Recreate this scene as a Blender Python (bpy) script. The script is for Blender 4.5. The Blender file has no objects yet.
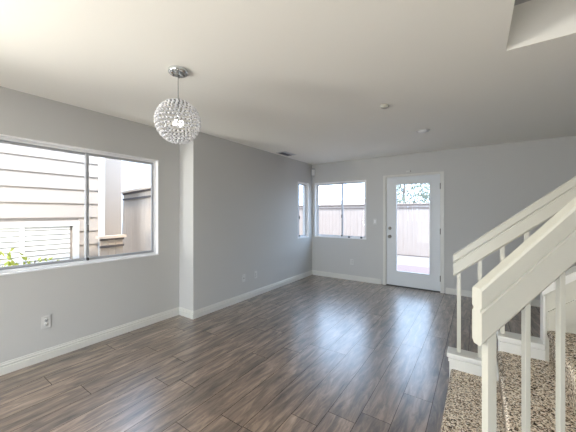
import bpy, bmesh, math, random
from mathutils import Vector, Matrix, Euler
R = math.radians
sc = bpy.context.scene
COL = sc.collection
random.seed(7)

# ------------------------------------------------------------------ camera
H = 1.3705
cam_d = bpy.data.cameras.new('camera')
cam = bpy.data.objects.new('camera', cam_d); COL.objects.link(cam)
cam.location = (0, 0, H)
cam.rotation_euler = (R(90), 0, 0.5975)
cam_d.sensor_width = 36.0
cam_d.lens = 36.0 * 278.37 / 576.0
cam_d.shift_x = 0.0
cam_d.shift_y = -(216 - 212.8) / 576.0
cam_d.clip_start = 0.02
cam_d.clip_end = 300
sc.camera = cam

# ------------------------------------------------------------------ world
w = bpy.data.worlds.new('sky'); sc.world = w; w.use_nodes = True
nt = w.node_tree; nt.nodes.clear()
wo = nt.nodes.new('ShaderNodeOutputWorld'); wb = nt.nodes.new('ShaderNodeBackground')
tc = nt.nodes.new('ShaderNodeTexCoord'); sep = nt.nodes.new('ShaderNodeSeparateXYZ')
rp = nt.nodes.new('ShaderNodeValToRGB')
rp.color_ramp.elements[0].position = 0.0; rp.color_ramp.elements[0].color = (0.62, 0.78, 1.0, 1)
rp.color_ramp.elements[1].position = 0.8; rp.color_ramp.elements[1].color = (0.50, 0.69, 1.0, 1)
nt.links.new(tc.outputs['Generated'], sep.inputs[0]); nt.links.new(sep.outputs['Z'], rp.inputs[0])
nt.links.new(rp.outputs[0], wb.inputs['Color']); nt.links.new(wb.outputs[0], wo.inputs['Surface'])
wb.inputs['Strength'].default_value = 6.5

def area_light(name, loc, rot, sx, sy, power, color):
    d = bpy.data.lights.new(name, 'AREA'); d.shape = 'RECTANGLE'; d.size = sx; d.size_y = sy
    d.energy = power; d.color = color
    o = bpy.data.objects.new(name, d); COL.objects.link(o); o.location = loc; o.rotation_euler = rot
    return o
# sun, then three added fill lamps: at two unseen added openings, up the stairwell
sun_d = bpy.data.lights.new('sun', 'SUN'); sun_d.energy = 5.5; sun_d.angle = R(3); sun_d.color = (1.0, 0.86, 0.70)
sun = bpy.data.objects.new('sun', sun_d); COL.objects.link(sun)
sun.rotation_euler = Vector((-0.58, 0.27, -0.77)).to_track_quat('-Z', 'Y').to_euler()
area_light('rear_fill_light', (-0.9, -3.7, 0.45), (R(122), 0, 0), 3.0, 1.6, 115, (1.0, 0.96, 0.88))  # added fill lamp outside an unseen opening in the rear wall
area_light('left_rear_fill_light', (-4.1, -1.6, 0.9), (R(118), 0, R(-90)), 2.0, 1.4, 420, (1.0, 0.97, 0.90))  # added fill lamp outside an unseen second opening in the left wall
area_light('stairwell_fill_light', (1.9, 1.8, 5.0), (0, 0, 0), 0.8, 0.6, 0.15, (1.0, 0.96, 0.88))  # dim lamp added inside the closed shaft, no window behind it

vs = sc.view_settings
vs.view_transform = 'Standard'; vs.look = 'None'; vs.exposure = 0.0; vs.gamma = 1.0; vs.use_curve_mapping = False

# ------------------------------------------------------------------ materials
def new_mat(name):
    m = bpy.data.materials.new(name); m.use_nodes = True
    n = m.node_tree.nodes; b = n['Principled BSDF']
    return m, m.node_tree, b
def N(t, kind, **kw):
    n = t.nodes.new(kind)
    for k, v in kw.items(): setattr(n, k, v)
    return n
def plain(name, col, rough=0.5, metal=0.0, spec=0.5, bump=0.0, bscale=200.0, vary=0.0):
    m, t, b = new_mat(name)
    b.inputs['Roughness'].default_value = rough; b.inputs['Metallic'].default_value = metal
    b.inputs['Specular IOR Level'].default_value = spec
    g = N(t, 'ShaderNodeNewGeometry')
    nz = N(t, 'ShaderNodeTexNoise'); nz.inputs['Scale'].default_value = bscale; nz.inputs['Detail'].default_value = 3
    t.links.new(g.outputs['Position'], nz.inputs['Vector'])
    mx = N(t, 'ShaderNodeMix', data_type='RGBA')
    mx.inputs['A'].default_value = (*[c * (1 - vary) for c in col], 1); mx.inputs['B'].default_value = (*[min(1, c * (1 + vary)) for c in col], 1)
    t.links.new(nz.outputs['Fac'], mx.inputs['Factor']); t.links.new(mx.outputs['Result'], b.inputs['Base Color'])
    if bump:
        bp = N(t, 'ShaderNodeBump'); bp.inputs['Strength'].default_value = bump; bp.inputs['Distance'].default_value = 0.002
        t.links.new(nz.outputs['Fac'], bp.inputs['Height']); t.links.new(bp.outputs[0], b.inputs['Normal'])
    return m
M = {}
M['wall'] = plain('wall_paint', (0.555, 0.555, 0.54), 0.7, spec=0.3, bump=0.15, bscale=160, vary=0.01)
M['ceiling'] = plain('ceiling_paint', (0.91, 0.895, 0.83), 0.8, spec=0.2, bump=0.15, bscale=140, vary=0.01)
M['trim'] = plain('trim_paint', (0.68, 0.675, 0.635), 0.35, bump=0.03, bscale=60, vary=0.01)
M['rail'] = plain('railing_paint', (0.53, 0.52, 0.45), 0.38, bump=0.04, bscale=50, vary=0.015)
M['door'] = plain('door_paint', (0.66, 0.69, 0.71), 0.4, bump=0.03, bscale=40, vary=0.01)
M['vinyl'] = plain('white_vinyl', (0.84, 0.84, 0.84), 0.35, vary=0.01)
M['alu'] = plain('grey_aluminium', (0.42, 0.43, 0.45), 0.4, metal=0.3, vary=0.02)
M['dark'] = plain('dark_metal', (0.05, 0.05, 0.05), 0.45, vary=0.05)
M['nickel'] = plain('brushed_nickel', (0.30, 0.29, 0.27), 0.3, metal=1.0, vary=0.03)
M['chrome'] = plain('chrome', (0.75, 0.77, 0.78), 0.08, metal=1.0, vary=0.01)
M['dark_chrome'] = plain('dark_chrome_wire', (0.10, 0.10, 0.105), 0.35, metal=0.8, vary=0.02)
M['fence_shade_lift'] = plain('shade_lifted_fence', (0.64, 0.53, 0.43), 0.8, bump=0.3, bscale=30, vary=0.06)  # fence colour lightened to offset the shade the side fence stands in
M['plastic'] = plain('white_plastic', (0.65, 0.65, 0.63), 0.35, vary=0.01)
M['slot'] = plain('socket_slot', (0.03, 0.03, 0.03), 0.6)
M['siding'] = plain('painted_siding', (0.40, 0.355, 0.315), 0.7, bump=0.3, bscale=40, vary=0.05)
M['ext_trim'] = plain('exterior_trim', (0.78, 0.77, 0.76), 0.6, vary=0.03)
M['stucco'] = plain('beige_stucco', (0.33, 0.295, 0.265), 0.9, bump=0.5, bscale=60, vary=0.08)
M['blind'] = plain('white_blind', (0.74, 0.74, 0.72), 0.5, vary=0.02)
M['concrete'] = plain('patio_concrete', (0.21, 0.15, 0.14), 0.85, bump=0.3, bscale=50, vary=0.1)
M['gravel'] = plain('pale_gravel', (0.29, 0.26, 0.235), 0.9, bump=0.8, bscale=60, vary=0.25)
M['bark'] = plain('tree_bark', (0.20, 0.17, 0.15), 0.9, bump=0.6, bscale=30, vary=0.2)
M['leaf'] = plain('tree_leaf', (0.22, 0.25, 0.19), 0.6, vary=0.35, bscale=6)
M['shrub'] = plain('shrub_leaf', (0.42, 0.46, 0.07), 0.5, vary=0.4, bscale=12)
M['fence_dark'] = plain('dark_rail_cap_shadow', (0.16, 0.13, 0.115), 0.9, vary=0.1)  # dark rail colour; on the upper rails it stands in for cap shadow
M['roof'] = plain('pale_roof_shingle', (0.27, 0.25, 0.25), 0.9, bump=0.6, bscale=8, vary=0.2)

def glass_mat():
    m, t, b = new_mat('window_glass'); t.nodes.remove(b)
    out = t.nodes['Material Output']
    tr = N(t, 'ShaderNodeBsdfTransparent'); tr.inputs['Color'].default_value = (0.97, 0.98, 0.98, 1)
    gl = N(t, 'ShaderNodeBsdfGlossy'); gl.inputs['Roughness'].default_value = 0.01
    fr = N(t, 'ShaderNodeFresnel'); fr.inputs['IOR'].default_value = 1.2
    mx = N(t, 'ShaderNodeMixShader')
    ge = N(t, 'ShaderNodeNewGeometry'); iv = N(t, 'ShaderNodeMath', operation='SUBTRACT'); iv.inputs[0].default_value = 1.0
    t.links.new(ge.outputs['Backfacing'], iv.inputs[1]); ml = N(t, 'ShaderNodeMath', operation='MULTIPLY')
    t.links.new(iv.outputs[0], ml.inputs[0]); t.links.new(fr.outputs[0], ml.inputs[1]); t.links.new(ml.outputs[0], mx.inputs[0]); t.links.new(tr.outputs[0], mx.inputs[1]); t.links.new(gl.outputs[0], mx.inputs[2])
    t.links.new(mx.outputs[0], out.inputs['Surface'])
    return m
M['glass'] = glass_mat()

def crystal_mat():
    m, t, b = new_mat('crystal_bead')
    out = t.nodes['Material Output']
    b.inputs['Base Color'].default_value = (0.93, 0.93, 0.95, 1); b.inputs['Roughness'].default_value = 0.08
    b.inputs['Specular IOR Level'].default_value = 1.0
    tr = N(t, 'ShaderNodeBsdfTransparent'); tl = N(t, 'ShaderNodeBsdfTranslucent'); tl.inputs['Color'].default_value = (0.95, 0.95, 0.97, 1)
    m1 = N(t, 'ShaderNodeMixShader'); m1.inputs[0].default_value = 0.3
    m2 = N(t, 'ShaderNodeMixShader'); m2.inputs[0].default_value = 0.06
    t.links.new(b.outputs[0], m1.inputs[1]); t.links.new(tl.outputs[0], m1.inputs[2])
    t.links.new(m1.outputs[0], m2.inputs[1]); t.links.new(tr.outputs[0], m2.inputs[2])
    t.links.new(m2.outputs[0], out.inputs['Surface'])
    return m
M['crystal'] = crystal_mat()

def emit_mat(name, col, s):
    m, t, b = new_mat(name)
    b.inputs['Base Color'].default_value = (*col, 1); b.inputs['Emission Color'].default_value = (*col, 1); b.inputs['Emission Strength'].default_value = s
    return m
M['bulb'] = emit_mat('lit_bulb', (1.0, 0.96, 0.9), 6.0)

def floor_mat():
    m, t, b = new_mat('grey_brown_laminate')
    g = N(t, 'ShaderNodeNewGeometry')
    mp = N(t, 'ShaderNodeMapping'); mp.inputs['Rotation'].default_value = (0, 0, R(90)); mp.inputs['Location'].default_value = (0.35, 0.073, 0)
    t.links.new(g.outputs['Position'], mp.inputs[0])
    # planks run along the room: row number, staggered joint, one random value per plank
    PW, PL, GAP = 0.195, 1.22, 0.0030
    def m_(op, a, b_=None, c=None):
        n = N(t, 'ShaderNodeMath', operation=op)
        for k, v in enumerate((a, b_, c)):
            if v is None: continue
            if isinstance(v, (int, float)): n.inputs[k].default_value = v
            else: t.links.new(v, n.inputs[k])
        return n.outputs[0]
    sx = N(t, 'ShaderNodeSeparateXYZ'); t.links.new(mp.outputs[0], sx.inputs[0])
    v_ = m_('DIVIDE', sx.outputs['Y'], PW); row = m_('FLOOR', v_); fv = m_('FRACT', v_)
    wn = N(t, 'ShaderNodeTexWhiteNoise', noise_dimensions='1D'); t.links.new(row, wn.inputs['W'])
    u_ = m_('ADD', m_('DIVIDE', sx.outputs['X'], PL), m_('MULTIPLY', wn.outputs['Value'], 7.31)); colm = m_('FLOOR', u_); fu = m_('FRACT', u_)
    cb_ = N(t, 'ShaderNodeCombineXYZ'); t.links.new(row, cb_.inputs[0]); t.links.new(colm, cb_.inputs[1])
    wn2 = N(t, 'ShaderNodeTexWhiteNoise', noise_dimensions='3D'); t.links.new(cb_.outputs[0], wn2.inputs['Vector'])
    ev = m_('MULTIPLY', m_('MINIMUM', fv, m_('SUBTRACT', 1.0, fv)), PW); eu = m_('MULTIPLY', m_('MINIMUM', fu, m_('SUBTRACT', 1.0, fu)), PL)
    seam = m_('LESS_THAN', m_('MINIMUM', ev, eu), GAP/2)
    class br: outputs = {'Color': wn2.outputs['Value'], 'Fac': seam}
    # grain: noise stretched along the plank, shifted by each plank's own random shade
    sc_ = N(t, 'ShaderNodeVectorMath', operation='MULTIPLY'); sc_.inputs[1].default_value = (3.4, 22.0, 1.0)
    t.links.new(mp.outputs[0], sc_.inputs[0])
    ad = N(t, 'ShaderNodeVectorMath', operation='MULTIPLY_ADD'); ad.inputs[1].default_value = (17.3, 5.1, 9.7)
    t.links.new(br.outputs['Color'], ad.inputs[0]); t.links.new(sc_.outputs[0], ad.inputs[2])
    n1 = N(t, 'ShaderNodeTexNoise'); n1.inputs['Scale'].default_value = 1.0; n1.inputs['Detail'].default_value = 7; n1.inputs['Roughness'].default_value = 0.65; n1.inputs['Distortion'].default_value = 0.7
    t.links.new(ad.outputs[0], n1.inputs['Vector'])
    s2 = N(t, 'ShaderNodeVectorMath', operation='MULTIPLY'); s2.inputs[1].default_value = (1.6, 6.0, 1.0)
    t.links.new(mp.outputs[0], s2.inputs[0])
    ad2 = N(t, 'ShaderNodeVectorMath', operation='MULTIPLY_ADD'); ad2.inputs[1].default_value = (7.3, 3.1, 4.7)
    t.links.new(br.outputs['Color'], ad2.inputs[0]); t.links.new(s2.outputs[0], ad2.inputs[2])
    n2 = N(t, 'ShaderNodeTexNoise'); n2.inputs['Scale'].default_value = 1.0; n2.inputs['Detail'].default_value = 4; n2.inputs['Distortion'].default_value = 1.5
    t.links.new(ad2.outputs[0], n2.inputs['Vector'])
    r1 = N(t, 'ShaderNodeValToRGB'); e = r1.color_ramp.elements
    e[0].position = 0.30; e[0].color = (0.060, 0.044, 0.036, 1); e[1].position = 0.72; e[1].color = (0.43, 0.325, 0.245, 1)
    x = e.new(0.5); x.color = (0.205, 0.150, 0.113, 1)
    t.links.new(n1.outputs['Fac'], r1.inputs[0])
    r2 = N(t, 'ShaderNodeValToRGB'); e = r2.color_ramp.elements
    e[0].position = 0.3; e[0].color = (0.74, 0.73, 0.73, 1); e[1].position = 0.7; e[1].color = (1.16, 1.14, 1.12, 1)
    t.links.new(n2.outputs['Fac'], r2.inputs[0])
    mu = N(t, 'ShaderNodeMix', data_type='RGBA', blend_type='MULTIPLY'); mu.inputs['Factor'].default_value = 1.0
    t.links.new(r1.outputs[0], mu.inputs['A']); t.links.new(r2.outputs[0], mu.inputs['B'])
    pl = N(t, 'ShaderNodeMapRange'); pl.inputs['To Min'].default_value = 0.86; pl.inputs['To Max'].default_value = 1.16
    t.links.new(br.outputs['Color'], pl.inputs['Value'])
    mu2 = N(t, 'ShaderNodeVectorMath', operation='SCALE'); t.links.new(mu.outputs['Result'], mu2.inputs[0]); t.links.new(pl.outputs[0], mu2.inputs['Scale'])
    mo = N(t, 'ShaderNodeMix', data_type='RGBA'); mo.inputs['B'].default_value = (0.008, 0.006, 0.005, 1)
    t.links.new(br.outputs['Fac'], mo.inputs['Factor']); t.links.new(mu2.outputs[0], mo.inputs['A'])
    t.links.new(mo.outputs['Result'], b.inputs['Base Color'])
    b.inputs['Roughness'].default_value = 0.34; b.inputs['Specular IOR Level'].default_value = 0.8
    t.links.new(m_('MULTIPLY', m_('SUBTRACT', 1.0, seam), 1.0), b.inputs['Coat Weight']); t.links.new(m_('MULTIPLY', m_('SUBTRACT', 1.0, seam), 0.8), b.inputs['Specular IOR Level']); b.inputs['Coat Roughness'].default_value = 0.27
    bp = N(t, 'ShaderNodeBump'); bp.inputs['Strength'].default_value = 0.12; bp.inputs['Distance'].default_value = 0.002
    t.links.new(n1.outputs['Fac'], bp.inputs['Height']); t.links.new(bp.outputs[0], b.inputs['Normal'])
    return m
M['floor'] = floor_mat()

def carpet_mat():
    m, t, b = new_mat('speckled_frieze_carpet')
    g = N(t, 'ShaderNodeNewGeometry')
    v = N(t, 'ShaderNodeTexVoronoi'); v.inputs['Scale'].default_value = 155
    nz = N(t, 'ShaderNodeTexNoise'); nz.inputs['Scale'].default_value = 60; nz.inputs['Detail'].default_value = 2
    dv = N(t, 'ShaderNodeVectorMath', operation='MULTIPLY_ADD'); dv.inputs[1].default_value = (0.012,) * 3
    t.links.new(g.outputs['Position'], nz.inputs['Vector']); t.links.new(nz.outputs['Color'], dv.inputs[0]); t.links.new(g.outputs['Position'], dv.inputs[2])
    t.links.new(dv.outputs[0], v.inputs['Vector'])
    s = N(t, 'ShaderNodeSeparateColor'); t.links.new(v.outputs['Color'], s.inputs[0])
    r = N(t, 'ShaderNodeValToRGB'); r.color_ramp.interpolation = 'LINEAR'; e = r.color_ramp.elements
    e[0].position = 0.0; e[0].color = (0.045, 0.032, 0.022, 1); e[1].position = 1.0; e[1].color = (0.92, 0.86, 0.76, 1)
    for p, c in ((0.22, (0.07, 0.05, 0.035, 1)), (0.30, (0.42, 0.33, 0.24, 1)), (0.6, (0.74, 0.63, 0.50, 1)), (0.8, (0.92, 0.84, 0.72, 1))):
        x = e.new(p); x.color = c
    t.links.new(s.outputs[0], r.inputs[0]); t.links.new(r.outputs[0], b.inputs['Base Color'])
    b.inputs['Roughness'].default_value = 0.95; b.inputs['Specular IOR Level'].default_value = 0.1
    bp = N(t, 'ShaderNodeBump'); bp.inputs['Strength'].default_value = 0.6; bp.inputs['Distance'].default_value = 0.004
    t.links.new(v.outputs['Distance'], bp.inputs['Height']); bp.invert = True
    t.links.new(bp.outputs[0], b.inputs['Normal'])
    return m
M['carpet'] = carpet_mat()

def fence_mat():
    m, t, b = new_mat('weathered_fence_wood')
    g = N(t, 'ShaderNodeNewGeometry')
    mp = N(t, 'ShaderNodeVectorMath', operation='MULTIPLY'); mp.inputs[1].default_value = (9, 9, 0.8)
    t.links.new(g.outputs['Position'], mp.inputs[0])
    nz = N(t, 'ShaderNodeTexNoise'); nz.inputs['Scale'].default_value = 2.0; nz.inputs['Detail'].default_value = 5
    t.links.new(mp.outputs[0], nz.inputs['Vector'])
    r = N(t, 'ShaderNodeValToRGB'); e = r.color_ramp.elements
    e[0].position = 0.3; e[0].color = (0.40, 0.32, 0.27, 1); e[1].position = 0.7; e[1].color = (0.44, 0.365, 0.315, 1)
    t.links.new(nz.outputs['Fac'], r.inputs[0]); t.links.new(r.outputs[0], b.inputs['Base Color'])
    b.inputs['Roughness'].default_value = 0.85
    return m
M['fence'] = fence_mat()

# ------------------------------------------------------------------ mesh helpers
class MB:
    def __init__(s): s.bm = bmesh.new(); s.X = Matrix.Identity(4)
    def quad(s, pts): 
        try: s.bm.faces.new([s.bm.verts.new(s.X @ Vector(p)) for p in pts])
        except ValueError: pass
    def box(s, x0, x1, y0, y1, z0, z1, bevel=0.0):
        b2 = bmesh.new()
        bmesh.ops.create_cube(b2, size=1.0, matrix=Matrix.Translation(((x0+x1)/2, (y0+y1)/2, (z0+z1)/2)) @ Matrix.Diagonal((abs(x1-x0), abs(y1-y0), abs(z1-z0), 1)))
        if bevel: bmesh.ops.bevel(b2, geom=b2.edges[:], offset=bevel, segments=2, profile=0.5, affect='EDGES')
        return s.merge(b2)
    def merge(s, b2):
        mp = {v: s.bm.verts.new(s.X @ v.co) for v in b2.verts}
        for f in b2.faces:
            try:
                nf = s.bm.faces.new([mp[v] for v in f.verts]); nf.smooth = f.smooth
            except ValueError: pass
        b2.free(); return s
    def prism(s, poly, d):                  # poly: list of 3D points, d: extrusion vector
        d = Vector(d); a = [s.bm.verts.new(s.X @ Vector(p)) for p in poly]; b = [s.bm.verts.new(s.X @ (Vector(p) + d)) for p in poly]
        n = len(poly)
        s.bm.faces.new(a); s.bm.faces.new(b[::-1])
        for i in range(n): s.bm.faces.new((a[i], b[i], b[(i+1) % n], a[(i+1) % n]))
        return s
    def lathe(s, prof, seg=24, axis='Z', smooth=True, origin=(0, 0, 0)):   # prof: (radius, height)
        o = Vector(origin); rings = []
        for r, h in prof:
            ring = []
            for i in range(seg):
                a = 2*math.pi*i/seg; c, q = r*math.cos(a), r*math.sin(a)
                p = (c, q, h) if axis == 'Z' else ((h, c, q) if axis == 'X' else (q, h, c))
                ring.append(s.bm.verts.new(s.X @ (o + Vector(p))))
            rings.append(ring)
        for k in range(len(rings)-1):
            for i in range(seg):
                f = s.bm.faces.new((rings[k][i], rings[k][(i+1) % seg], rings[k+1][(i+1) % seg], rings[k+1][i])); f.smooth = smooth
        if prof[0][0] > 1e-6: s.bm.faces.new(rings[0][::-1])
        if prof[-1][0] > 1e-6: s.bm.faces.new(rings[-1])
        return s
    def tube(s, p0, p1, r, seg=8):
        p0, p1 = Vector(p0), Vector(p1); d = p1 - p0; q = d.to_track_quat('Z', 'Y').to_matrix().to_4x4(); q.translation = p0
        X = s.X; s.X = X @ q; s.lathe([(r, 0), (r, d.length)], seg); s.X = X
        return s
    def build(s, name, mat, parent=None, loc=None):
        bmesh.ops.remove_doubles(s.bm, verts=s.bm.verts, dist=1e-6)
        bmesh.ops.recalc_face_normals(s.bm, faces=s.bm.faces)
        me = bpy.data.meshes.new(name); s.bm.to_mesh(me); s.bm.free()
        me.materials.append(mat)
        o = bpy.data.objects.new(name, me); COL.objects.link(o)
        if loc is not None: o.location = loc
        if parent is not None:
            o.parent = parent
        return o
def thing(name, label, cat, loc=(0, 0, 0), rz=0.0, group=None, kind=None):
    o = bpy.data.objects.new(name, None); COL.objects.link(o); o.location = loc; o.rotation_euler = (0, 0, rz); o.empty_display_size = 0.1
    if label: o['label'] = label
    if cat: o['category'] = cat
    if group: o['group'] = group
    if kind: o['kind'] = kind
    return o
def tag(o, label, cat, group=None, kind=None):
    o['label'] = label; o['category'] = cat
    if group: o['group'] = group
    if kind: o['kind'] = kind
    return o
def struct(o, label=None):
    o['kind'] = 'structure'
    if label: o['label'] = label
    return o

def grid_wall(mb, frame, us, zs, thick, solid):
    """wall on a grid of cells; frame(u, d, z) -> xyz, d = depth 0 (room face) .. thick (outer face)"""
    nu, nz = len(us)-1, len(zs)-1
    S = lambda i, k: 0 <= i < nu and 0 <= k < nz and solid(i, k)
    for i in range(nu):
        for k in range(nz):
            if not S(i, k): continue
            u0, u1, z0, z1 = us[i], us[i+1], zs[k], zs[k+1]
            for d in (0, thick): mb.quad([frame(u0, d, z0), frame(u1, d, z0), frame(u1, d, z1), frame(u0, d, z1)])
            if not S(i-1, k): mb.quad([frame(u0, 0, z0), frame(u0, thick, z0), frame(u0, thick, z1), frame(u0, 0, z1)])
            if not S(i+1, k): mb.quad([frame(u1, 0, z0), frame(u1, thick, z0), frame(u1, thick, z1), frame(u1, 0, z1)])
            if not S(i, k-1): mb.quad([frame(u0, 0, z0), frame(u1, 0, z0), frame(u1, thick, z0), frame(u0, thick, z0)])
            if not S(i, k+1): mb.quad([frame(u0, 0, z1), frame(u1, 0, z1), frame(u1, thick, z1), frame(u0, thick, z1)])
def holed_wall(name, frame, u0, u1, z0, z1, thick, holes):
    us = sorted({u0, u1, *[h[0] for h in holes], *[h[1] for h in holes]}); zs = sorted({z0, z1, *[h[2] for h in holes], *[h[3] for h in holes]})
    def solid(i, k):
        cu, cz = (us[i]+us[i+1])/2, (zs[k]+zs[k+1])/2
        return not any(h[0] < cu < h[1] and h[2] < cz < h[3] for h in holes)
    mb = MB(); grid_wall(mb, frame, us, zs, thick, solid)
    return mb

# ------------------------------------------------------------------ room dimensions
XN, XF, YJ, YB = -3.333, -3.037, 2.287, 5.42     # near left wall, far left wall, jog, back wall
XR, YR, HC, T = 3.3, -3.1, 2.44, 0.15            # right wall, rear wall, ceiling, wall thickness
HU = 5.15                                        # upstairs ceiling
# windows: (u0,u1,z0,z1)
W1 = (0.40, 1.99, 0.838, 2.036)                  # near left wall (along y)
W2 = (4.815, 5.262, 0.842, 2.012)                # far left wall (along y)
W3 = (-2.975, -1.815, 0.842, 2.024)              # back wall (along x)
DR = (-1.452, -0.505, 0.0, 2.062)                # door opening in the back wall
OP = (0.156, 2.7, 1.35, 2.33)                     # stairwell opening in the ceiling x0,x1,y0,y1

fl = MB(); fl.box(XN - T, XR + T, YR - T, YB + T, -0.2, 0.0)
struct(fl.build('floor', M['floor']))
# ceiling with the stairwell opening
ce = holed_wall('ceiling', lambda u, d, z: (u, z, HC + d), XN - T, XR + T, YR - T, YB + T, 0.28, [(OP[0], OP[1], OP[2], OP[3])])
struct(ce.build('ceiling', M['ceiling']))
# left wall: near stretch, jog, far stretch
wl = holed_wall('w', lambda u, d, z: (XN - d, u, z), YR - T, YJ, 0.0, HC, T, [W1, (-2.5, -0.7, 0.75, 2.15)])  # second opening is unseen, added to let the left fill lamp in
wf = holed_wall('w', lambda u, d, z: (XF - d, u, z), YJ, YB + T, 0.0, HC, T, [W2])
wl.merge(wf.bm)
wl.box(XN - T, XF - T, YJ - 0.0, YJ + T, 0, HC)
struct(wl.build('wall_left', M['wall']))
wbk = holed_wall('w', lambda u, d, z: (u, YB + d, z), XF, XR + T, 0.0, HC, T, [W3, DR])
struct(wbk.build('wall_back', M['wall']))
wrt = holed_wall('w', lambda u, d, z: (XR + d, u, z), YR - T, YB, 0.0, HC, T, [])
struct(wrt.build('wall_right', M['wall']))
wre = holed_wall('w', lambda u, d, z: (u, YR - d, z), XN, XR, 0.0, HC, T, [(-2.4, 0.6, 0.0, 2.1)])  # opening out of view, added to let the rear fill lamp in
struct(wre.build('wall_front', M['wall']))
# upstairs shaft walls around the stairwell opening
sh = MB()
sh.box(OP[0]-0.1, OP[0]-0.0005, OP[2]-0.1, OP[3]+0.1, HC+0.28, HU)
sh.box(OP[0], OP[1], OP[3]+0.0005, OP[3]+0.1, HC+0.28, HU)
sh.box(OP[0], OP[1], OP[2]-0.1, OP[2]-0.0005, HC+0.28, HU)
sh.box(OP[1], OP[1]+0.1, OP[2]-0.1, OP[3]+0.1, HC+0.28, HU)
struct(sh.build('wall_stairwell', M['wall']))
uc = MB(); uc.box(OP[0]-0.1, OP[1]+0.1, OP[2]-0.1, OP[3]+0.1, HU, HU+0.1)
struct(uc.build('ceiling_stairwell', M['ceiling']))

# baseboards: profile (offset from wall, z)
BP = [(0, 0), (0.017, 0), (0.017, 0.060), (0.010, 0.064), (0.010, 0.070), (0.0145, 0.074), (0.0135, 0.082), (0.007, 0.086), (0.007, 0.096), (0.004, 0.100), (0, 0.100)]
def baseboard(name, p0, p1, nrm, m0=0, m1=0):
    """p0,p1 floor points; nrm into the room; m0/m1 mitre signs (+1 extends with offset, -1 retracts)"""
    p0, p1, n = Vector((*p0, 0)), Vector((*p1, 0)), Vector((*nrm, 0)); d = (p1-p0).normalized()
    mb = MB(); a = []; b = []
    for o, z in BP:
        a.append(mb.bm.verts.new(p0 - d*m0*o + n*o + Vector((0, 0, z)))); b.append(mb.bm.verts.new(p1 + d*m1*o + n*o + Vector((0, 0, z))))
    mb.bm.faces.new(a); mb.bm.faces.new(b[::-1])
    for i in range(len(a)): mb.bm.faces.new((a[i], b[i], b[(i+1) % len(a)], a[(i+1) % len(a)]))
    return struct(mb.build(name, M['trim']))
baseboard('baseboard_left', (XN, YR), (XN, YJ), (1, 0), 0, -1)
baseboard('baseboard_jog', (XN, YJ), (XF, YJ), (0, -1), -1, 1)
baseboard('baseboard_left_far', (XF, YJ), (XF, YB), (1, 0), 1, -1)
baseboard('baseboard_back', (XF, YB), (-1.53, YB), (0, -1), -1, 0)
baseboard('baseboard_back_right', (-0.445, YB), (XR, YB), (0, -1), 0, -1)
baseboard('baseboard_right', (XR, YR), (XR, YB), (-1, 0), 0, -1)

# ------------------------------------------------------------------ windows
def window(name, frame, u0, u1, z0, z1, mull, latch_z=None, feet=False, sw=0.018):
    """frame(u,d,z); d<0 into the room. returns the structure empty with its parts"""
    e = thing(name, None, None, kind='structure')
    def bx(mb, ua, ub, da, db, za, zb, bev=0.0):
        p, q = frame(ua, da, za), frame(ub, db, zb)
        mb.box(min(p[0], q[0]), max(p[0], q[0]), min(p[1], q[1]), max(p[1], q[1]), min(p[2], q[2]), max(p[2], q[2]), bev)
    t = 0.012
    mb = MB()                                           # white liner round the reveal
    bx(mb, u0, u0+t, -0.004, 0.1, z0, z1); bx(mb, u1-t, u1, -0.004, 0.1, z0, z1)
    bx(mb, u0+t, u1-t, -0.004, 0.1, z1-t, z1); bx(mb, u0+t, u1-t, -0.004, 0.1, z0, z0+t)
    mb.build('window_reveal', M['vinyl'], e)
    a0, a1, c0, c1 = u0+t, u1-t, z0+t, z1-t; fw = 0.022
    mb = MB()
    bx(mb, a0, a0+fw, 0.045, 0.1, c0, c1); bx(mb, a1-fw, a1, 0.045, 0.1, c0, c1)
    bx(mb, a0+fw, a1-fw, 0.045, 0.1, c1-fw, c1); bx(mb, a0+fw, a1-fw, 0.045, 0.1, c0, c0+fw)
    mb.build('window_frame', M['vinyl'], e)
    b0, b1, d0, d1 = a0+fw, a1-fw, c0+fw, c1-fw
    for k, (s0, s1, dd) in enumerate(((b0, mull+0.012, 0.076), (mull-0.012, b1, 0.054))):
        mb = MB()
        m0 = M['alu'] 
        bx(mb, s0, s0+sw, dd, dd+0.018, d0, d1); bx(mb, s1-sw, s1, dd, dd+0.018, d0, d1)
        bx(mb, s0+sw, s1-sw, dd, dd+0.018, d1-sw, d1); bx(mb, s0+sw, s1-sw, dd, dd+0.018, d0, d0+sw)
        sa = mb.build('window_sash', m0, e)
        mb = MB(); bx(mb, s0+sw, s1-sw, dd+0.007, dd+0.011, d0+sw, d1-sw); g = mb.build('pane', M['glass'], sa)
    if latch_z:
        mb = MB(); bx(mb, mull-0.009, mull+0.007, 0.034, 0.055, latch_z-0.035, latch_z+0.035, 0.003); bx(mb, mull-0.004, mull+0.002, 0.026, 0.036, latch_z-0.012, latch_z+0.02)
        mb.build('window_latch', M['dark'], e)
        mb = MB(); bx(mb, mull-0.012, mull+0.008, 0.03, 0.055, d0, d0+0.03, 0.003); mb.build('sash_stop', M['dark'], e)
    if feet:
        for q in feet:
            mb = MB(); bx(mb, q-0.018, q+0.018, 0.02, 0.045, c0, c0+0.03, 0.004); mb.build('window_lock', M['dark'], e)
    return e
fN = lambda u, d, z: (XN - d, u, z)
fF = lambda u, d, z: (XF - d, u, z)
fB = lambda u, d, z: (u, YB + d, z)
window('window_1', fN, *W1, 1.232, latch_z=1.21, sw=0.026)
window('window_2', fF, *W2, 4.955, latch_z=1.27)
window('window_3', fB, *W3, -2.352, latch_z=1.30, feet=(-2.19, -1.93))

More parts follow.
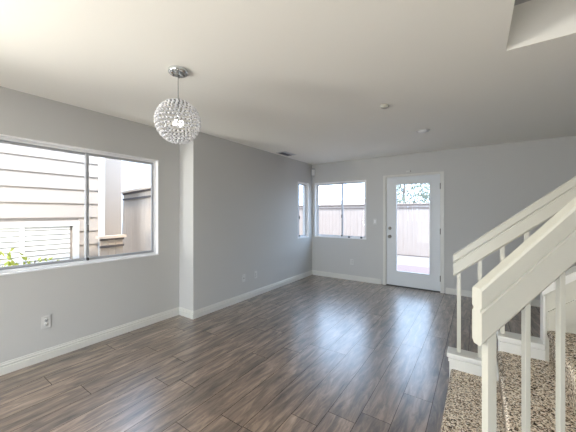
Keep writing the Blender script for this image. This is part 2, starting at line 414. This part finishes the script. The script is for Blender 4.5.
# ------------------------------------------------------------------ back door
d1 = thing('door_1', None, None, kind='structure')
mb = MB()
cw = 0.034
mb.box(DR[0]-cw, DR[0]+0.006, YB-0.016, YB, 0, DR[3]+cw-0.02); mb.box(DR[1]-0.006, DR[1]+cw, YB-0.016, YB, 0, DR[3]+cw-0.02)
mb.box(DR[0]+0.006, DR[1]-0.006, YB-0.016, YB, DR[3]-0.006, DR[3]+cw-0.02)
mb.build('door_casing', M['trim'], d1)
mb = MB()
mb.box(DR[0], DR[0]+0.022, YB, YB+T, 0, DR[3]); mb.box(DR[1]-0.022, DR[1], YB, YB+T, 0, DR[3]); mb.box(DR[0]+0.022, DR[1]-0.022, YB, YB+T, DR[3]-0.02, DR[3])
mb.build('door_jamb', M['trim'], d1)
lx0, lx1, lz0, lz1 = DR[0]+0.027, DR[1]-0.026, 0.02, DR[3]-0.026
gx0, gx1, gz0, gz1 = -1.250, -0.690, 0.285, 1.893
def rect_ring(mb, x0, x1, z0, z1, X0, X1, Z0, Z1, ya, yb, bev=0):
    mb.box(x0, X0, ya, yb, z0, z1, bev); mb.box(X1, x1, ya, yb, z0, z1, bev); mb.box(X0, X1, ya, yb, z0, Z0, bev); mb.box(X0, X1, ya, yb, Z1, z1, bev)
mb = MB()
mb2 = holed_wall('leaf', lambda u, d, z: (u, YB+0.012+d, z), lx0, lx1, lz0, lz1, 0.044, [(gx0, gx1, gz0, gz1)])
lf = mb2.build('door_leaf', M['door'], d1)
mb = MB(); rect_ring(mb, gx0-0.028, gx1+0.028, gz0-0.028, gz1+0.028, gx0+0.004, gx1-0.004, gz0+0.004, gz1-0.004, YB+0.004, YB+0.013)
mb.build('glass_bead', M['door'], lf)
mb = MB(); mb.box(gx0, gx1, YB+0.032, YB+0.037, gz0, gz1); mb.build('pane', M['glass'], lf)
for nm, z, pr in (('deadbolt', 1.080, [(0.027, 0), (0.030, -0.006), (0.026, -0.012), (0.019, -0.02), (0.0, -0.022)]),
                  ('door_knob', 0.925, [(0.031, 0), (0.031, -0.007), (0.013, -0.012), (0.012, -0.03), (0.024, -0.040), (0.029, -0.053), (0.022, -0.066), (0.0, -0.07)])):
    mb = MB(); mb.lathe(pr, 24, 'Y', origin=(-1.366, YB+0.012, z)); mb.build(nm, M['nickel'], lf)
for z in (0.24, 1.05, 1.83):
    mb = MB(); mb.tube((lx1+0.004, YB-0.003, z-0.05), (lx1+0.004, YB-0.003, z+0.05), 0.008, 10); mb.build('hinge', M['nickel'], d1)
mb = MB(); mb.box(DR[0]+0.022, DR[1]-0.022, YB+0.0, YB+T, 0.0, 0.017); mb.build('threshold', M['dark'], d1)

# ------------------------------------------------------------------ staircase
YI, YO = 2.42, 2.52                    # inner and outer faces of the far curb
ST = [(-0.165, 0.2), (0.113, 0.414), (0.372, 0.622)]
for k in range(1, 9): ST.append((0.372 + 0.262*k, 0.622 + 0.2*k))
CY, SY = math.cos(0.5975), math.sin(0.5975)
def near_y(x):                          # splayed near edge of the stair
    return min(0.728 + 0.5626*(x + 0.495)/0.827 + 0.055, 1.50)
stc = thing('staircase', 'carpeted staircase rising to the right with white stepped curb on its far side', 'staircase', (0, 0, 0))
for i, (x, h) in enumerate(ST):
    x1 = ST[i+1][0] if i+1 < len(ST) else x + 0.26
    zb = 0.0
    y0, y1 = near_y(x), near_y(x1)
    mb = MB()
    # riser and tread as one carpeted wrap with a rounded nose
    prof = [(x1+0.03, h), (x1+0.03, h-0.03 if i else 0)]
    nose = [(x+0.010, zb if i == 0 else ST[i-1][1]-0.03), (x+0.009, h-0.060), (x+0.001, h-0.045), (x-0.002, h-0.028), (x, h-0.012), (x+0.009, h-0.002), (x+0.022, h)]
    pts = nose + [(x1+0.012, h), (x1+0.012, nose[0][1])]
    a = [mb.bm.verts.new((px, near_y(px), pz)) for px, pz in pts]
    b = [mb.bm.verts.new((px, YI, pz)) for px, pz in pts]
    n = len(pts)
    mb.bm.faces.new(a); mb.bm.faces.new(b[::-1])
    for j in range(n):
        f = mb.bm.faces.new((a[j], b[j], b[(j+1) % n], a[(j+1) % n])); f.smooth = j < 6
    mb.build('carpeted_step', M['carpet'], stc)
# solid body under the steps, set back from the carpet
def curb_seg(x0, x1, top, y0=YI, y1=YO):
    mb = MB(); mb.box(x0, x1, y0-0.014, y1+0.012, top-0.034, top, 0.006); mb.build('curb_cap', M['trim'], stc)
    mb = MB(); mb.box(x0+0.010, x1, y0-0.006, y1+0.006, top-0.064, top-0.042); mb.build('curb_moulding', M['trim'], stc)
curb_seg(-0.192, 0.116, 0.318)
curb_seg(0.116, 0.362, 0.522)
mb = MB(); mb.box(-0.176, 0.122, YI, YO, 0, 0.29); mb.box(0.122, 0.362, YI, YO, 0, 0.494)
mb.build('curb_wall', M['trim'], stc)
PIT = 0.80
mb = MB()
xe = 1.9
uz = lambda x: 0.848 + PIT*(x - 0.362)
mb.prism([(0.362, YI, 0), (xe, YI, 0), (xe, YI, uz(xe)), (0.362, YI, uz(0.362))], (0, YO-YI, 0)); mb.build('half_wall', M['rail'], stc)
mb = MB(); mb.prism([(0.345, YI-0.012, uz(0.345)), (xe, YI-0.012, uz(xe)), (xe, YI-0.012, uz(xe)+0.052), (0.345, YI-0.012, uz(0.345)+0.052)], (0, YO-YI+0.024, 0)); mb.build('half_wall_cap', M['trim'], stc)
mb = MB(); mb.box(0.352, 0.362, YI-0.006, YO+0.004, 0.50, uz(0.35)); mb.build('half_wall_end_trim', M['trim'], stc)
sk = lambda x: 0.735 + PIT*(x - 0.372)
mb = MB(); mb.prism([(0.374, YI-0.018, 0.60), (xe, YI-0.018, sk(xe)-0.2), (xe, YI-0.018, sk(xe)), (0.374, YI-0.018, sk(0.374))], (0, 0.018, 0)); mb.build('skirt_board', M['rail'], stc)
# near curb along the splayed edge
def NP(r, t): return Vector((r*CY - t*SY, r*SY + t*CY, 0))
nt0, nt1 = 0.842, 0.886
nX = Matrix(((CY, -SY, 0, 0), (SY, CY, 0, 0), (0, 0, 1, 0), (0, 0, 0, 1)))   # local x = along the near rail, y = away from the camera
NS = 0.875
mb = MB(); mb.X = nX
ncz = lambda r: 0.29 + NS*(r - 0.585)
mb.prism([(0.42, nt0-0.025, 0), (1.28, nt0-0.025, 0), (1.28, nt0-0.025, ncz(1.28)), (0.56, nt0-0.025, ncz(0.56)), (0.42, nt0-0.025, ncz(0.56))], (0, 0.085, 0)); mb.build('near_curb', M['trim'], stc)

# ------------------------------------------------------------------ railings
RH = 0.16
def rprof(h, g=0.27): return [(-0.5, 0.012), (-0.32, 0.0), (0.32, 0.0), (0.5, 0.012), (0.5, h*0.575), (g, h*0.59), (g, h*0.64), (0.5, h*0.67), (0.5, h-0.008), (0.36, h), (-0.36, h), (-0.5, h-0.008), (-0.5, h*0.67), (-g, h*0.64), (-g, h*0.59), (-0.5, h*0.575)]
def handrail(mb, x0, x1, y0, y1, zb, slope, h, g=0.27):
    RPROF = rprof(h, g)
    yc, wd = (y0+y1)/2, (y1-y0)
    a = [mb.bm.verts.new(mb.X @ Vector((x0, yc + v*wd, zb + z))) for v, z in RPROF]
    b = [mb.bm.verts.new(mb.X @ Vector((x1, yc + v*wd, zb + z + slope*(x1-x0)))) for v, z in RPROF]
    n = len(a); mb.bm.faces.new(a); mb.bm.faces.new(b[::-1])
    for i in range(n): mb.bm.faces.new((a[i], b[i], b[(i+1) % n], a[(i+1) % n]))
# far railing
yrc = 2.475; FS = 0.828
FX0 = -0.152
far = thing('stair_railing', 'white banister on the far side of the stairs, standing on the stepped curb', 'railing', (FX0, yrc, 0), group='stair railings')
mb = MB(); mb.X = Matrix.Translation((-FX0, -yrc, 0))
handrail(mb, FX0, 1.5, yrc-0.022, yrc+0.022, 0.884, FS, 0.168)
mb.build('handrail', M['rail'], far)
bw = 0.0125
for k in range(12):
    x = -0.116 + 0.1305*k
    zb = 0.318 if x < 0.10 else (0.522 if x < 0.345 else uz(x)+0.052+PIT*bw)
    zt = 0.884 + FS*(x-FX0) + 0.006
    mb = MB(); mb.box(-bw, bw, -bw, bw, 0, zt-zb); mb.build('baluster', M['rail'], far, (x-FX0, 0, zb))
# near railing
O = NP(0.586, (nt0+nt1)/2)
near = thing('stair_railing', 'white banister nearest the camera with end grain and groove at its low end', 'railing', (O.x, O.y, 0), 0.5975, group='stair railings')
mb = MB(); w2 = (nt1-nt0)/2
handrail(mb, 0, 0.66, -w2, w2, 1.1385-0.176, NS, 0.176, 0.36)
mb.build('handrail', M['rail'], near)
for k in range(7):
    r = 0.038 if k == 0 else 0.0455 + 0.1070*k
    hw = 0.0138 if k == 0 else 0.0082
    zt = 0.97 + NS*(r-hw) ; zb = ncz(0.586 + r) - 0.012
    if k > 5: continue
    mb = MB(); mb.box(-hw, hw, -hw, hw, 0, zt-zb+0.02, 0.0015); mb.build('baluster', M['rail'], near, (r, 0 if k else 0, zb))

# ------------------------------------------------------------------ pendant
PX, PY, PZ, PR = -1.855, 1.262, 2.053, 0.163
pen = thing('pendant_light', 'round crystal ball pendant light hanging from the ceiling on a thin rod', 'pendant light', (PX, PY, HC))
mb = MB(); mb.lathe([(0.0, 0.0), (0.069, 0.0), (0.071, -0.004), (0.069, -0.022), (0.063, -0.028), (0.0, -0.028)], 40); mb.build('ceiling_canopy', M['chrome'], pen)
can_crys = []
for i in range(6):
    a = i*math.pi/3 + 0.3
    mb = MB(); mb.lathe([(0.0, -0.026), (0.007, -0.029), (0.008, -0.035), (0.0, -0.043)], 8, smooth=False, origin=(0.044*math.cos(a), 0.044*math.sin(a), 0)); mb.build('canopy_stud', M['nickel'], pen)
zc = PZ - HC
mb = MB(); mb.tube((0, 0, -0.026), (0, 0, zc+PR-0.005), 0.0028, 10); mb.build('rod', M['nickel'], pen)
mb = MB(); mb.lathe([(0.0, zc+PR+0.012), (0.012, zc+PR+0.012), (0.014, zc+PR-0.004), (0.040, zc+PR-0.008), (0.042, zc+PR-0.014), (0.0, zc+PR-0.014)], 28); mb.build('top_collar', M['chrome'], pen)
mb = MB()                                                # wire cage: latitude hoops
RC = PR - 0.007
nrow = 16
rows = []
for i in range(nrow):
    th = math.pi*(i+0.9)/(nrow+0.6); rows.append(th)
    rr, zz = RC*math.sin(th), RC*math.cos(th)
    seg = 40
    for j in range(seg):
        a0, a1 = 2*math.pi*j/seg, 2*math.pi*(j+1)/seg
        mb.tube((rr*math.cos(a0), rr*math.sin(a0), zc+zz), (rr*math.cos(a1), rr*math.sin(a1), zc+zz), 0.0022, 4)
mb.build('wire_cage', M['dark_chrome'], pen)
def bead_bm(mb, p, d):
    q = d.to_track_quat('Z', 'Y').to_matrix().to_4x4(); q.translation = p
    X = mb.X; mb.X = q; mb.lathe([(0.0, -0.009), (0.0085, -0.003), (0.0098, 0.002), (0.006, 0.009), (0.0, 0.010)], 8, smooth=False); mb.X = X
spots = []
for i, th in enumerate(rows):
    n = max(5, int(2*math.pi*PR*math.sin(th)/0.0285))
    for j in range(n):
        a = 2*math.pi*(j + 0.5*(i % 2))/n
        spots.append(Vector((math.sin(th)*math.cos(a), math.sin(th)*math.sin(a), math.cos(th))))
vd = Vector((0-PX, 0-PY, H-PZ)).normalized()
spots.sort(key=lambda s_: -s_.dot(vd))
for s_ in spots[:100]:
    mb = MB(); bead_bm(mb, Vector((0, 0, zc)) + s_*RC, s_); mb.build('crystal_bead', M['crystal'], pen)
mb = MB()
for s_ in spots[100:]: bead_bm(mb, Vector((0, 0, zc)) + s_*RC, s_)
rest = mb.build('crystal_beads', M['crystal'], pen); rest['kind'] = 'stuff'
mb = MB(); mb.tube((0, 0, zc+PR-0.01), (0, 0, zc+0.01), 0.005, 10); mb.lathe([(0, zc+0.02), (0.02, zc+0.02), (0.02, zc), (0, zc)], 20); mb.build('lamp_holder', M['chrome'], pen)
for i in range(4):
    a = i*math.pi/2 + 0.4
    mb = MB(); X = mb.X; c = Vector((0.030*math.cos(a), 0.030*math.sin(a), zc-0.012))
    mb.lathe([(0, -0.02), (0.008, -0.018), (0.012, -0.006), (0.012, 0.006), (0.007, 0.018), (0, 0.02)], 12, origin=c); mb.build('bulb', M['bulb'], pen)

# ------------------------------------------------------------------ ceiling fittings
vt = thing('ceiling_vent', 'small dark-slotted air vent in the ceiling near the far left corner', 'vent', (-2.855, 4.14, HC))
mb = MB(); VW, VL = 0.085, 0.155
rect = holed_wall('r', lambda u, d, z: (u, z, -d), -VW-0.02, VW+0.02, -VL-0.02, VL+0.02, 0.008, [(-VW, VW, -VL, VL)])
rect.build('vent_frame', M['plastic'], vt)
mb = MB(); mb.box(-VW, VW, -VL, VL, -0.002, -0.0005); mb.build('vent_backing', M['slot'], vt)
for i in range(8):
    x = -VW + 0.012 + i*0.0208
    mb = MB(); mb.prism([(x, -VL, -0.008), (x+0.012, -VL, -0.003), (x+0.013, -VL, -0.0045), (x+0.001, -VL, -0.0095)], (0, 2*VL, 0)); mb.build('vent_slat', M['dark'] if i < 5 else M['alu'], vt)

rl = thing('recessed_light', 'round flush white ceiling light, the one nearer the back door', 'ceiling light', (-0.585, 3.978, HC))
mb = MB(); mb.lathe([(0.062, -0.001), (0.080, -0.001), (0.082, -0.006), (0.072, -0.012), (0.064, -0.010), (0.062, -0.001)], 36); mb.build('trim_ring', M['plastic'], rl)
mb = MB(); mb.lathe([(0, -0.002), (0.060, -0.002), (0.058, -0.016), (0.035, -0.026), (0, -0.029)], 36); mb.build('lens', M['vinyl'], rl)
sd = thing('smoke_detector', 'small white round smoke detector on the ceiling midway between pendant and back door', 'smoke detector', (-0.765, 2.835, HC))
mb = MB(); mb.lathe([(0, 0), (0.040, 0), (0.041, -0.004), (0.039, -0.016), (0.032, -0.022), (0, -0.024)], 36); mb.build('housing', M['rail'], sd)
mb = MB(); mb.lathe([(0, -0.024), (0.010, -0.024), (0.009, -0.027), (0, -0.027)], 16, origin=(0.018, 0.0, 0)); mb.build('test_button', M['alu'], sd)

# ------------------------------------------------------------------ wall plates
def outlet(label, loc, rz, kind='outlet', group=None):
    """local frame: plate in xz plane, facing -y"""
    e = thing('light_switch' if kind == 'switch' else ('cable_plate' if kind == 'cable' else 'wall_outlet'), label, 'light switch' if kind == 'switch' else 'wall outlet', loc, rz, group)
    mb = MB(); mb.box(-0.036, 0.036, -0.006, 0, -0.058, 0.058, 0.002); mb.build('cover_plate', M['plastic'], e)
    if kind == 'outlet':
        for s in (-1, 1):
            mb = MB(); mb.lathe([(0.0165, -0.006), (0.0165, -0.009), (0.0, -0.009)], 20, 'Y', origin=(0, 0, s*0.0195)); so = mb.build('socket', M['plastic'], e)
            mb = MB()
            for q in (-0.006, 0.006): mb.box(q-0.0012, q+0.0012, -0.0096, -0.0088, s*0.0195-0.001, s*0.0195+0.008)
            mb.box(-0.002, 0.002, -0.0096, -0.0088, s*0.0195-0.009, s*0.0195-0.005)
            mb.build('slot', M['slot'], so)
    elif kind == 'switch':
        mb = MB(); mb.box(-0.016, 0.016, -0.010, -0.006, -0.033, 0.033, 0.002); mb.build('rocker', M['vinyl'], e)
    else:
        mb = MB(); mb.lathe([(0.008, -0.006), (0.008, -0.009), (0.0045, -0.010), (0.0045, -0.018), (0, -0.018)], 12, 'Y'); mb.build('coax_jack', M['nickel'], e)
    mb = MB(); mb.lathe([(0.003, -0.006), (0.003, -0.0072), (0, -0.0074)], 10, 'Y', origin=(0, 0, 0 if kind == 'outlet' else 0.045)); mb.build('screw', M['alu'], e)
    return e
outlet('white wall outlet low on the left wall under the big window', (XN, 0.878, 0.352), R(90), group='wall outlets')
outlet('wall plate low on the far left wall, the one closer to the big window', (XF, 3.221, 0.345), R(90), kind='cable')
outlet('wall outlet low on the far left wall, the one closer to the corner', (XF, 3.507, 0.345), R(90), group='wall outlets')
outlet('white wall outlet low on the back wall below the double window', (-2.112, YB, 0.372), 0, group='wall outlets')
outlet('white light switch on the back wall beside the glazed door', (-1.644, YB, 1.205), 0, kind='switch')

# motion sensor in the corner
ms = thing('motion_sensor', 'small white motion sensor high in the corner between the two windows', 'sensor', (XF, YB, 2.26), R(45)); ms.scale = (1.45, 1.45, 1.45)
mb = MB(); mb.prism([(0.0, -0.004, -0.062), (-0.028, -0.030, -0.062), (-0.028, -0.055, -0.055), (0.028, -0.055, -0.055), (0.028, -0.030, -0.062)], (0, 0, 0.115)); mb.build('housing', M['alu'], ms)
mb = MB(); mb.box(-0.022, 0.022, -0.064, -0.050, -0.050, 0.040, 0.004); mb.build('lens', M['vinyl'], ms)
ds = thing('door_sensor', 'tiny alarm contact box on the wall just above the back door', 'sensor', (-1.045, YB, 2.124))
mb = MB(); mb.box(-0.035, 0.030, -0.014, 0, -0.013, 0.013, 0.002); mb.build('housing', M['plastic'], ds)
mb = MB(); mb.box(0.038, 0.052, -0.012, 0, -0.013, 0.013, 0.002); mb.build('magnet', M['nickel'], ds)

# ------------------------------------------------------------------ outdoors
GZ = -0.22
mb = MB(); mb.box(-40, 40, -40, 60, GZ-0.2, GZ)
struct(mb.build('ground', M['gravel']), 'pale gravel ground outside the house')
mb = MB(); mb.box(XF-0.5, 6, YB+T+0.01, 8.9, GZ, GZ+0.02)
struct(mb.build('patio', M['concrete']), 'reddish concrete patio outside the back door')

# neighbour's house beside the big window
XH = -5.0
nb = thing('neighbour_house', 'pale lap-sided house with white corner board seen through the big left window', 'house', (XH, 0, GZ))
yend = 1.965
SP = 0.2085
wz = (0.35, 1.25); wy = (-0.3, 1.695)     # window opening incl. trim
mb = MB()
z = GZ; k = 0
z00 = 1.293 - 7*SP - 0.20
z = z00
while z < 4.6:
    z1_ = z + SP
    spans = [(-4.0, yend)]
    if z1_ > wz[0] + 0.02 and z < wz[1] - 0.01:
        spans = [(-4.0, wy[0]), (wy[1], yend)]
    for (a, b_) in spans:
        mb.prism([(0.0, a, z), (0.030, a, z), (0.030, a, z+0.004), (0.010, a, z1_+0.002), (0.0, a, z1_+0.002)], (0, b_-a, 0))
    z = z1_
mb.X = Matrix.Identity(4)
hs = mb.build('siding', M['siding'], nb, (0, 0, -GZ))
mb = MB(); mb.box(-6.0, -0.001, -4.0, yend, GZ, 4.7); mb.build('house_wall', M['stucco'], nb, (0, 0, -GZ))
mb = MB(); mb.box(-0.10, 0.045, yend-0.004, yend+0.08, GZ, 4.7); mb.build('corner_board', M['ext_trim'], nb, (0, 0, -GZ))
mb = MB(); mb.box(-0.55, -0.02, yend+0.08, yend+0.36, GZ, 4.7)
mb.build('chimney', M['stucco'], nb, (0, 0, -GZ))
wn = MB(); t_ = 0.07
wn.box(0.0, 0.05, wy[0], wy[1], wz[1]-t_, wz[1]); wn.box(0.0, 0.05, wy[0], wy[1], wz[0], wz[0]+t_)
wn.box(0.0, 0.05, wy[0], wy[0]+t_, wz[0]+t_, wz[1]-t_); wn.box(0.0, 0.05, wy[1]-t_, wy[1], wz[0]+t_, wz[1]-t_)
wn.box(0.0, 0.04, 1.045, 1.085, wz[0]+t_, wz[1]-t_); wn.box(0.0, 0.04, 0.5, 0.54, wz[0]+t_, wz[1]-t_)
wnf = wn.build('window_frame', M['ext_trim'], nb, (0, 0, -GZ))
mb = MB()
z = wz[0]+t_+0.01
while z < wz[1]-t_-0.02:
    for (a, b_) in ((wy[0]+t_, 0.5), (0.54, 1.045), (1.085, wy[1]-t_-0.04)):
        mb.prism([(0.004, a, z), (0.028, a, z+0.012), (0.022, a, z+0.066), (0.0, a, z+0.054)], (0, b_-a, 0))
    z += 0.0695
mb.build('shutter_louvres', M['blind'], wnf)
mb = MB(); mb.prism([(0.5, -4.2, 4.6), (0.5, 2.6, 4.6), (-3, 2.6, 6.2), (-3, -4.2, 6.2)], (0, 0, 0.1)); mb.build('roof', M['roof'], nb, (0, 0, -GZ))

def fence(name, label, p0, p1, top, bot, cap=True, board=0.14, group=None, slope_end=None, rails=True, gap=0.006, mat='fence'):
    p0, p1 = Vector((*p0, 0)), Vector((*p1, 0)); L = (p1-p0).length; a = math.atan2(p1.y-p0.y, p1.x-p0.x)
    e = thing(name, label, 'fence', (p0.x, p0.y, bot), a, group)
    mb = MB(); n = max(1, round(L/board)); bwid = L/n; h = top-bot
    for i in range(n):
        hh = h
        x0 = i*bwid + gap/2; x1 = (i+1)*bwid - gap/2
        dy = 0.003*random.random()
        if slope_end and slope_end(x0) is not None:
            mb.prism([(x0, dy, 0.02), (x1, dy, 0.02), (x1, dy, slope_end(x1) or h), (x0, dy, slope_end(x0))], (0, 0.018, 0))
        else: mb.box(x0, x1, dy, 0.018+dy, 0.02, hh-0.02)
    mb.build('fence_boards', M[mat], e)
    if cap:
        mb = MB(); mb.box(-0.03, L+0.02, -0.055, 0.06, h-0.02, h+0.022); mb.build('cap_rail', M[mat], e)
        mb = MB(); mb.box(-0.01, L, -0.024, -0.001, h-0.165, h-0.132)
        mb.build('cap_shadow_rail', M['fence_dark'], e)
        mb = MB(); mb.box(-0.01, L, -0.024, -0.001, h-0.050, h-0.02); mb.build('cap_shadow_rail', M['fence_dark'], e)  # both upper rails coloured dark to draw the shadow lines under the cap
    if rails:
        mb = MB(); mb.box(0, L, -0.02, 0, -0.01, 0.03); mb.build('bottom_rail', M['fence_dark'], e)
    return e
# back yard fence
fence('wood_fence', 'long pale board fence across the back yard behind the door and window', (-16.0, 11.0), (6.0, 11.0), 1.70, GZ, board=0.16, gap=0.005)
# side yard fence
fence('wood_fence', 'tall board fence closing the side yard, capped with a rail', (-6.30, 2.966), (-3.60, 2.40), 1.80, GZ, mat='fence_shade_lift')
fence('low_fence', 'short low capped fence stub standing before the neighbour house corner', (-4.84, 1.93), (-4.90, 2.30), 0.985, GZ, mat='fence_shade_lift')
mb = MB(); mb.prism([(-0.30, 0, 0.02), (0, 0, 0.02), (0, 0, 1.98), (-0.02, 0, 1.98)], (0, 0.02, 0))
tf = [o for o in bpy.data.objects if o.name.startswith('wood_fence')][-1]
mb.build('slanted_end_board', M['fence_shade_lift'], tf)
# pale neighbouring building behind the side fence
bb = thing('far_building', 'bright pale building behind the tall side yard fence', 'building', (-11, 6, GZ))
mb = MB(); mb.box(-4, 2.3, -0.9, 4.5, 0, 5.2); mb.build('building_wall', M['ext_trim'], bb)
mb = MB(); mb.prism([(-4.4, -1.3, 5.15), (2.7, -1.3, 5.15), (2.7, 1.8, 6.3), (-4.4, 1.8, 6.3)], (0, 0, 0.1)); mb.build('roof', M['ext_trim'], bb)
# far roof behind the back fence
fr = thing('neighbour_roof', 'low grey house roof just showing over the back yard fence', 'house', (-9.5, 22, GZ))
mb = MB(); mb.box(-3.4, 3.4, 0, 6, 0, 1.9); mb.build('house_wall', M['ext_trim'], fr)
mb = MB(); mb.prism([(-3.8, -0.4, 1.85), (3.8, -0.4, 1.85), (0.9, 3.0, 2.75), (-0.9, 3.0, 2.75)], (0, 0, 0.12)); mb.build('roof', M['roof'], fr)
# curved bed edging by the fence
cb = MB()
for i in range(14):
    a0, a1 = math.pi + i*math.pi/2/14, math.pi + (i+1)*math.pi/2/14
    c = Vector((0.35, 10.9)); r0, r1 = 1.5, 1.6
    q = [(c.x + r*math.cos(a)*0.75, c.y + r*math.sin(a), GZ) for r, a in ((r0, a0), (r1, a0), (r1, a1), (r0, a1))]
    cb.prism(q, (0, 0, 0.14))
tag(cb.build('bed_edging', M['roof']), 'curved stone garden edging on the ground before the back fence', 'garden edging')

def leaf_cloud(mb, c, rx, ry, rz, n, size, rnd):
    for _ in range(n):
        while True:
            v = Vector((rnd.uniform(-1, 1), rnd.uniform(-1, 1), rnd.uniform(-1, 1)))
            if v.length < 1: break
        p = Vector(c) + Vector((v.x*rx, v.y*ry, v.z*rz))
        e = Euler((rnd.uniform(0, 6), rnd.uniform(0, 6), rnd.uniform(0, 6))).to_matrix()
        s = size*rnd.uniform(0.6, 1.3)
        mb.quad([p + e @ Vector(q) for q in ((-s, 0, 0), (0, -0.45*s, 0.1*s), (s, 0, 0), (0, 0.45*s, 0.1*s))])
def tree(label, loc, h, sr, seed, n):
    rnd = random.Random(seed)
    t = thing('tree', label, 'tree', loc, group='trees behind the back fence')
    mb = MB(); mb.lathe([(0.12, 0), (0.09, h*0.4), (0.05, h*0.7), (0.02, h*0.95)], 10)
    tips = []
    for i in range(12):
        a = i*2.4; z0 = h*(0.35+0.045*i); z1 = z0 + h*0.14
        p1 = Vector((sr*0.8*math.cos(a), sr*0.8*math.sin(a), z1)); mb.tube((0, 0, z0), p1, 0.022, 6); tips.append(p1)
    mb.build('trunk', M['bark'], t)
    mb = MB()
    for p in tips: leaf_cloud(mb, p, sr*0.5, sr*0.5, sr*0.45, n//12, 0.085, rnd)
    mb.build('foliage', M['leaf'], t)
tree('airy pale tree behind the back fence, seen at left in the door glass', (-2.75, 13.4, GZ), 3.5, 1.15, 3, 1500)
tree('airy pale tree behind the back fence, seen at right in the door glass', (-0.9, 15.9, GZ), 4.0, 1.2, 5, 1500)
# shrub under the big window
sh = thing('shrub', 'yellow-green leafy shrub outside the lower left of the big window', 'shrub', (-4.25, 0.80, GZ))
rnd = random.Random(11); mb = MB()
for i in range(9):
    a = i*0.7; mb.tube((0, 0, 0), (0.16*math.cos(a), 0.22*math.sin(a), 0.95+0.1*rnd.random()), 0.006, 5)
mb.build('stems', M['bark'], sh)
mb = MB(); leaf_cloud(mb, (0, -0.05, 0.90), 0.20, 0.28, 0.30, 260, 0.035, rnd); leaf_cloud(mb, (0, 0.34, 0.86), 0.12, 0.12, 0.25, 70, 0.03, rnd); mb.build('foliage', M['shrub'], sh)
